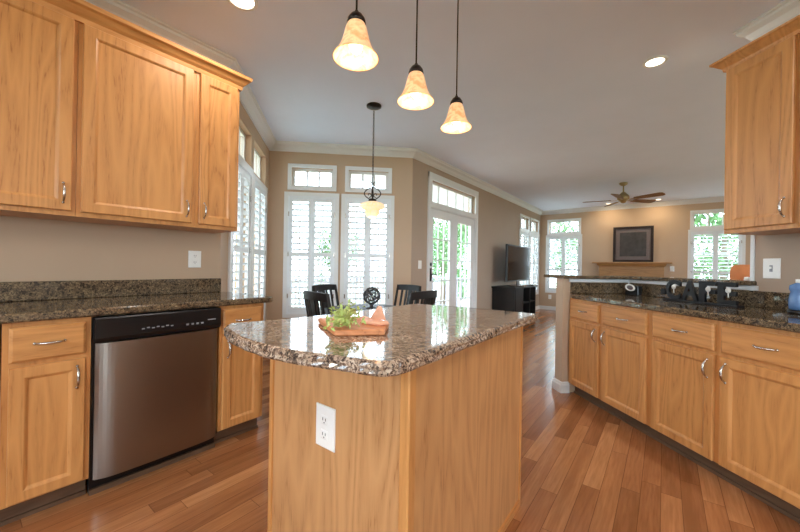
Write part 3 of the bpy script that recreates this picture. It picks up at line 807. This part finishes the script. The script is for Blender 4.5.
proto = make_chair('black slat-back dining chair at the near left of the round table')
back = .24
spots = [(-2.03, 1.64, -.20, None), (-2.69, 2.28, -PI/2+.2, 'black slat-back dining chair on the far left side of the table'),
         (-2.155, 2.95, PI-.2, 'black slat-back dining chair on the far right side of the table'),
         (-1.555, 2.34, PI/2, 'black slat-back dining chair nearest the French door, seen over the island end')]
spots = [(x-math.sin(a)*back, y+math.cos(a)*back, a, lb) for x, y, a, lb in spots]
for i, (x, y, a, lb) in enumerate(spots):
    o = proto if i == 0 else copy_tree(proto)
    o.location = (x, y, 0); o.rotation_euler = (0, 0, a)
    if lb: o['label'] = lb
    o['group'] = 'dining chairs around the round table'
t = thing('wire_globe_ornament', 'openwork metal globe on a small stand in the middle of the dining table', 'ornament', (-2.12, 2.34, .7505))
mb = MB(); R_ = .076
random.seed(11)
for k in range(16):
    ax = Vector((random.gauss(0, 1), random.gauss(0, 1), random.gauss(0, 1))).normalized(); u = ax.orthogonal().normalized(); v = ax.cross(u); dd = random.uniform(-.5, .5)*R_; rr = math.sqrt(R_*R_-dd*dd)
    mb.tube([Vector((0, 0, .118))+ax*dd+(u*math.cos(2*PI*i/24)+v*math.sin(2*PI*i/24))*rr for i in range(25)], .0042, 5, False)
mb.build('globe', 'wire_grey', t)
MB().lathe([(.001, 0), (.055, 0), (.05, .008), (.02, .015), (.014, .03), (.03, .044), (.001, .046)], seg=24).build('stand', 'wire_grey', t)

# ------------------------------------------------------------------ board and food on the island
t = thing('cutting_board', 'thick peach-toned wooden cutting board on the island', 'cutting board', (-.88, .90, .9155))
bp = [(-1.06, .865), (-.82, .735), (-.715, .855), (-.80, .98), (-.97, 1.03)]
MB().prism([(x+.88, y-.90) for x, y in bp], 0, .020, .004).build('board', 'board_wood', t)
g = thing('bunch_of_greens', 'loose bunch of yellow-green leafy stems lying on the cutting board', 'greens', (-.885, .85, .936))
random.seed(21)
for nm, mt, N in (('leaves', 'leaf_green', 170), ('blossoms', 'leaf_pale', 110)):
    mb = MB()
    for i in range(N):
        u = random.random(); a = -.65+u*1.0
        cx, cyy = -.10+.20*u+random.gauss(0, .018), .10-.22*u+random.gauss(0, .028); cz = .012+abs(random.gauss(0, .016))*(1.5-u)
        dr = Vector((random.gauss(.3, 1), random.gauss(-.5, 1), random.gauss(.3, .6))).normalized(); sd = dr.orthogonal().normalized(); L_, W_ = random.uniform(.014, .032), random.uniform(.003, .007)
        if nm == 'blossoms': L_, W_ = .009, .004
        p = Vector((cx, cyy, cz)); q = p+dr*L_; q.z = max(q.z, .003); m_ = (p+q)/2+Vector((0, 0, .003))
        mb.add([p, m_+sd*W_, q, m_-sd*W_, m_+Vector((0, 0, .002))], [(0, 1, 4), (1, 2, 4), (2, 3, 4), (3, 0, 4)])
    mb.build(nm, mt, g)
mb = MB()
for i in range(16):
    a = Vector((-.09+random.gauss(0, .01), .09+random.gauss(0, .015), .01+random.random()*.02)); b = Vector((.05+random.gauss(0, .04), -.08+random.gauss(0, .03), .006+random.random()*.01))
    mb.tube([a, (a+b)/2+Vector((0, 0, .02)), b], .0014, 5)
mb.build('stems', 'leaf_green', g)
wd = MB().add([(-.03, -.010, 0), (.03, -.010, 0), (.014, -.008, .05), (.002, -.008, .052), (-.03, .010, 0), (.03, .010, 0), (.014, .008, .05), (.002, .008, .052)],
              [(0, 1, 2, 3), (7, 6, 5, 4), (0, 4, 5, 1), (1, 5, 6, 2), (2, 6, 7, 3), (3, 7, 4, 0)]).build('food_wedge', 'peach_wedge')
wd.location = (-.86, .985, .9365); wd.rotation_euler = (0, 0, .9); tag(wd, 'upright peach-coloured wedge standing behind the greens on the board', 'food')
wd = MB().prism([(-.05, -.03), (.03, -.035), (.05, 0), (.03, .03), (-.04, .025)], 0, .010, .003).build('food_slab', 'peach_wedge')
wd.location = (-.80, .91, .9365); wd.rotation_euler = (0, 0, .2); tag(wd, 'flat peach-coloured slab lying at the right end of the cutting board', 'food')

# ------------------------------------------------------------------ CAFE sign on the right counter
k = 3.36; sgn = thing('cafe_sign', 'black cut-out letters spelling CAFE standing on a base on the right counter', 'sign', sP(k, 2.36)+Vector((0, 0, .9155)), RR)
Ls = .52
MB().cbox(0, Ls, -.03, .03, 0, .014, .003).build('base', 'sign_black', sgn)
mb = MB(); mb.cbox(-.035, .0, -.012, .012, .045, .085, .003); mb.build('end_hook', 'sign_black', sgn)
def letter(ch, x0, w, h=.145):
    cu = bpy.data.curves.new('letter', 'FONT'); cu.body = ch; cu.extrude = .009; cu.offset = .03; cu.size = 1
    o = bpy.data.objects.new('letter', cu); COL.objects.link(o)
    dg = bpy.context.evaluated_depsgraph_get(); me = bpy.data.meshes.new_from_object(o.evaluated_get(dg))
    COL.objects.unlink(o); bpy.data.objects.remove(o)
    xs = [v.co.x for v in me.vertices]; ys = [v.co.y for v in me.vertices]; ax, bx, ay, by = min(xs), max(xs), min(ys), max(ys)
    for v in me.vertices:
        X = x0+(v.co.x-ax)/(bx-ax)*w; Z = .012+(v.co.y-ay)/(by-ay)*h
        v.co = (X, -v.co.z*1.0, Z)
    me.materials.clear(); me.materials.append(MATS['sign_black'])
    L = bpy.data.objects.new('letter', me); COL.objects.link(L); L.parent = sgn
    L['label'] = 'letter ' + ch
    return L
for ch, x0, w_, sp in (('C', .005, .118, True), ('A', .130, .125, False), ('F', .262, .11, True), ('E', .385, .115, True)):
    L = letter(ch, x0, w_)
    if sp:
        m = MB(); xc = x0+w_*.62
        m.lathe([(.001, -.003), (.016, -.002), (.018, 0), (.016, .002), (.001, .003)], (0, 0, 0), 16, Matrix.Translation((xc, -.014, .105)) @ Matrix.Rotation(PI/2, 4, 'X'))
        m.tube([(xc, -.014, .09), (xc+.002, -.014, .06)], .0035, 6)
        m.build('spoon', 'spoon_white', L)

# black block with a white oval, chrome post
t = thing('black_desk_clock', 'small black block with a tilted white oval face on the counter by the half wall', 'ornament', sP(3.50, 2.80)+Vector((0, 0, .9155)), RR+.15)
MB().cbox(-.055, .075, -.02, .03, 0, .085, .006).build('body', 'black_plastic', t)
Mo = Matrix.Translation((.0, -.0225, .068)) @ Matrix.Rotation(.18, 4, 'Y') @ Matrix.Rotation(PI/2, 4, 'X') @ Matrix.Diagonal((1, .62, 1, 1))
MB().lathe([(.030, 0), (.050, 0), (.047, .004), (.033, .004)], seg=32, M=Mo, closed=True).build('oval_ring', 'plate_white', t)
m = MB(); m.lathe([(.001, .0), (.030, .0), (.030, .002), (.001, .002)], seg=32, M=Mo); m.build('oval_face', 'mat_grey', t)
struct(MB().box(-.004, .004, -.004, .004, .916, 1.05, Matrix.Translation(sP(3.612, 2.926))).build('trim_6', 'trim_white'))

# blue bottle cut by the right edge
t = thing('soap_bottle', 'blue translucent bottle with a dark base at the right edge of the counter', 'bottle', sP(3.42, 1.585)+Vector((0, 0, .9155)))
MB().lathe([(.001, 0), (.044, 0), (.046, .006), (.046, .022), (.001, .022)], seg=24).build('base', 'black_plastic', t)
MB().lathe([(.001, .0225), (.040, .0225), (.042, .05), (.040, .09), (.034, .12), (.040, .135), (.038, .155), (.015, .170), (.001, .170)], seg=28).build('body', 'blue_plastic', t)
MB().lathe([(.001, .170), (.016, .170), (.016, .19), (.001, .19)], seg=20).build('cap', 'plate_white', t)
# small white votive on the bar end
t = MB().lathe([(.001, 0), (.017, 0), (.018, .004), (.015, .022), (.001, .024)], seg=20).build('votive_candle', 'plate_white')
t.location = sP(3.70, 1.99)+Vector((0, 0, 1.0845)); tag(t, 'tiny white votive at the right end of the bar ledge', 'candle')

# ------------------------------------------------------------------ family room
t = thing('television_stand', 'low black television stand with an open shelf against the side wall', 'tv stand', (-2.55, 7.05, 0), 0)
x0, x1, y0, y1 = -.24, .22, -.30, 1.10
MB().cbox(x0, x1+.03, y0-.05, y1+.05, .73, .765, .005).build('top', 'black_wood', t)
MB().box(x0, x1, y0, y0+.03, 0, .73).build('side_panel', 'black_wood', t); MB().box(x0, x1, y1-.03, y1, 0, .73).build('side_panel', 'black_wood', t)
MB().box(x0, x1, .20, .23, .06, .73).build('divider', 'black_wood', t); MB().box(x0, x1, .66, .69, .06, .73).build('divider', 'black_wood', t)
MB().box(x0, x0+.015, y0+.03, y1-.03, .06, .73).build('back_panel', 'black_wood', t)
MB().box(x0, x1, y0+.03, y1-.03, .04, .07).build('bottom', 'black_wood', t)
MB().box(x0+.016, x1-.01, .231, .659, .40, .42).build('shelf', 'black_wood', t); MB().box(x0+.016, x1-.01, .691, y1-.03, .40, .42).build('shelf', 'black_wood', t)
d = MB().box(x1-.005, x1+.012, y0+.035, .195, .08, .72).build('door', 'black_wood', t)
MB().box(x1+.012, x1+.02, .15, .16, .35, .47).build('handle', 'nickel', d)
t = thing('television', 'large flat black television on the black stand', 'television', (-2.50, 7.44, .7655), 0)
MB().cbox(-.02, .02, -.72, .72, .10, .86, .006).build('housing', 'black_plastic', t)
MB().box(.0205, .0225, -.695, .695, .125, .835).build('screen', 'tv_screen', t)
MB().cbox(-.10, .12, -.28, .28, 0, .014, .004).build('foot', 'nickel', t); MB().box(-.02, .0, -.05, .05, .014, .11).build('neck', 'black_plastic', t)
for i, (y, wd_, lb) in enumerate(((7.55, .10, 'small silver box beneath the right half of the television'), (7.15, .08, 'small pale remote-like box in front of the television foot'))):
    o = MB().cbox(-.04, .04, -wd_, wd_, 0, .03, .004).build('media_box', 'nickel'); o.location = (-2.315 if i else -2.30, y+.05+(.0 if i else .25), .7655); tag(o, lb, 'electronics')

t = thing('fireplace_mantel', 'light oak fireplace surround with a projecting mantel shelf on the far wall', 'fireplace mantel', (-.66, YF, 0), 0)
MB().cbox(-.80, .80, -.26, -.001, 1.30, 1.337, .006).build('shelf', 'mantel_oak', t)
MB().sweep([(0, 1.23), (.0, 1.30), (-.05, 1.30), (-.03, 1.25)], [(-.655, -.001), (-.655, -.17), (.655, -.17), (.655, -.001)]).build('bed_moulding', 'mantel_oak', t)
MB().box(-.655, .655, -.17, -.001, .95, 1.30).build('frieze', 'mantel_oak', t)
for a, b in ((-.655, -.45), (.45, .655)): MB().box(a, b, -.17, -.001, 0, .95).build('pilaster', 'mantel_oak', t)
MB().box(-.45, .45, -.03, -.001, 0, .95).build('firebox', 'black_plastic', t)
t = thing('framed_picture', 'square dark-framed picture with a grey mat above the mantel', 'picture', (-.62, YF-.02, 1.338), 0)
t.rotation_euler = (-.0, 0, 0)
x0, x1, z1 = -.41, .41, .868
mb = MB(); frame_mb(mb, x0, x1, 0, z1, .055, -.03, .012, Matrix.Identity(4)); mb.build('frame', 'frame_brown', t)
MB().box(x0+.05, x1-.05, -.008, .01, .05, z1-.05).build('mat', 'mat_grey', t)
MB().box(x0+.14, x1-.14, -.0115, -.0085, .14, z1-.14).build('print', 'art_dark', t)

t = thing('ceiling_fan', 'brass ceiling fan with five wooden blades in the family room', 'ceiling fan', (-.623, 7.586, 2.44), 0)
hz = H-2.44
MB().lathe([(.001, hz-.001), (.07, hz-.001), (.065, hz-.03), (.03, hz-.055), (.001, hz-.055)], seg=24).build('canopy', 'brass', t)
MB().tube([(0, 0, hz-.05), (0, 0, .13)], .012, 10).build('downrod', 'brass', t)
MB().lathe([(.001, .15), (.03, .145), (.06, .11), (.085, .085), (.10, .05), (.095, .01), (.065, -.01), (.05, -.025), (.04, -.045), (.02, -.055), (.001, -.06)], seg=32).build('motor', 'brass', t)
for i in range(5):
    a = .83+i*2*PI/5; M_ = Matrix.Rotation(a, 4, 'Z') @ Matrix.Rotation(-.22, 4, 'X')
    bl = MB()
    out = [(.20, -.05), (.35, -.062), (.62, -.07), (.66, -.05), (.67, 0), (.66, .05), (.62, .07), (.35, .062), (.20, .05)]
    n = len(out); bl.add([tuple(M_ @ Vector((x, y, z))) for z in (.0, .008) for x, y in out], [tuple(range(n))[::-1], tuple(range(n, 2*n))]+[(j, (j+1) % n, n+(j+1) % n, n+j) for j in range(n)])
    blade = bl.build('blade', 'fan_wood', t)
    MB().box(.10, .24, -.018, .018, -.006, -.001, M_).build('blade_arm', 'brass', blade)

# lamp with orange shade beyond the bar
t = thing('side_table', 'small oak side table behind the half wall, under the orange lamp', 'side table', (.806, 6.0, 0))
MB().lathe([(.001, .53), (.24, .53), (.25, .54), (.25, .55), (.001, .555)], seg=32).build('tabletop', 'mantel_oak', t)
for i in range(3):
    a = i*2*PI/3; MB().tube([(.16*math.cos(a), .16*math.sin(a), .53), (.2*math.cos(a), .2*math.sin(a), 0)], [.016, .012], 8).build('leg', 'mantel_oak', t)
t = thing('table_lamp', 'table lamp with an orange drum shade showing above the bar ledge', 'lamp', (.806, 6.0, .556))
MB().lathe([(.001, 0), (.08, 0), (.075, .02), (.03, .04), (.06, .12), (.07, .2), (.03, .3), (.012, .33), (.012, .42), (.001, .42)], seg=28).build('lamp_base', 'frame_brown', t)
MB().lathe([(.15, .43), (.148, .58), (.138, .64), (.108, .675), (.102, .672), (.131, .638), (.142, .58), (.145, .43)], seg=40, closed=True).build('lamp_shade', 'terracotta_shade', t)
MB().sphere((0, 0, .47), .03).build('bulb', 'plate_white', t)

# ------------------------------------------------------------------ outdoors
g = MB().box(-60, 60, -30, 70, -1.6, -1.3).build('ground', 'lawn'); struct(g)
dk = thing('patio_deck', 'grey timber deck outside the French door', 'deck', (-5, 6, 0))
MB().box(-1.6, 2.04, -2.3, 3.0, -.20, -.13).build('deck_boards', 'deck_wood', dk)
for x in (-1.5, 1.9):
    for y in (-2.1, 2.8): MB().box(x-.06, x+.06, y-.06, y+.06, -1.3, -.2).build('deck_post', 'deck_wood', dk)
rl = thing('deck_railing', 'grey baluster railing around the deck outside the French door', 'railing', (-6.5, 6, -.13))
def railing(A, B):
    A, B = Vector(A), Vector(B); L = (B-A).length; d = (B-A)/L; ang = math.atan2(d.y, d.x); M_ = Matrix.Translation((A.x, A.y, 0)) @ Matrix.Rotation(ang, 4, 'Z')
    MB().box(0, L, -.045, .045, .93, .97, M_).build('top_rail', 'rail_grey', rl); MB().box(0, L, -.03, .03, .10, .14, M_).build('bottom_rail', 'rail_grey', rl)
    nb = int(L/.12)
    for i in range(1, nb): MB().box(i*L/nb-.018, i*L/nb+.018, -.018, .018, .14, .93, M_).build('baluster', 'rail_grey', rl)
railing((0, -2.3), (0, 3.0)); railing((0, 3.0), (3.3, 3.0))
def make_tree(seed, label):
    rnd = random.Random(seed)
    t = thing('broadleaf_tree', label, 'tree', group='trees outside the windows')
    MB().tube([(0, 0, 0), (.1, 0, 1.5), (0, .1, 3.2), (.05, 0, 5)], [.2, .16, .12, .05], 8).build('trunk', 'bark', t)
    mb = MB()
    cl = [(Vector((max(-1.5, min(1.5, rnd.gauss(0, .9))), max(-1.5, min(1.5, rnd.gauss(0, .9))), rnd.uniform(1.6, 6.2))), rnd.uniform(.6, 1.15)) for _ in range(16)]
    for c, r in cl:
        for _ in range(230):
            v = Vector((rnd.gauss(0, 1), rnd.gauss(0, 1), rnd.gauss(0, 1))).normalized()*r*rnd.uniform(.55, 1.05); p = c+v
            a = Vector((rnd.gauss(0, 1), rnd.gauss(0, 1), rnd.gauss(0, 1))).normalized(); b = a.orthogonal().normalized(); s_ = rnd.uniform(.06, .13)
            mb.add([p-a*s_, p+b*s_*.6, p+a*s_, p-b*s_*.6], [(0, 1, 2, 3)])
    mb.build('crown', 'foliage', t)
    return t
t0 = make_tree(1, 'leafy green tree outside, seen through the windows'); t1 = make_tree(2, 'leafy green tree outside, seen through the windows')
for i, (x, y, s_) in enumerate([(-7.8, 13.2, .8), (-4.2, 19.5, .95), (1.9, 18.5, .9), (-15.5, 14.0, .8), (9, 24, 1.1), (-11.5, 20.5, 1.0)]):
    src = (t0, t1)[i % 2]; o = src if i < 2 else copy_tree(src)
    o.location = (x, y, -1.3); o.rotation_euler = (0, 0, i*1.3); o.scale = (s_, s_, s_)
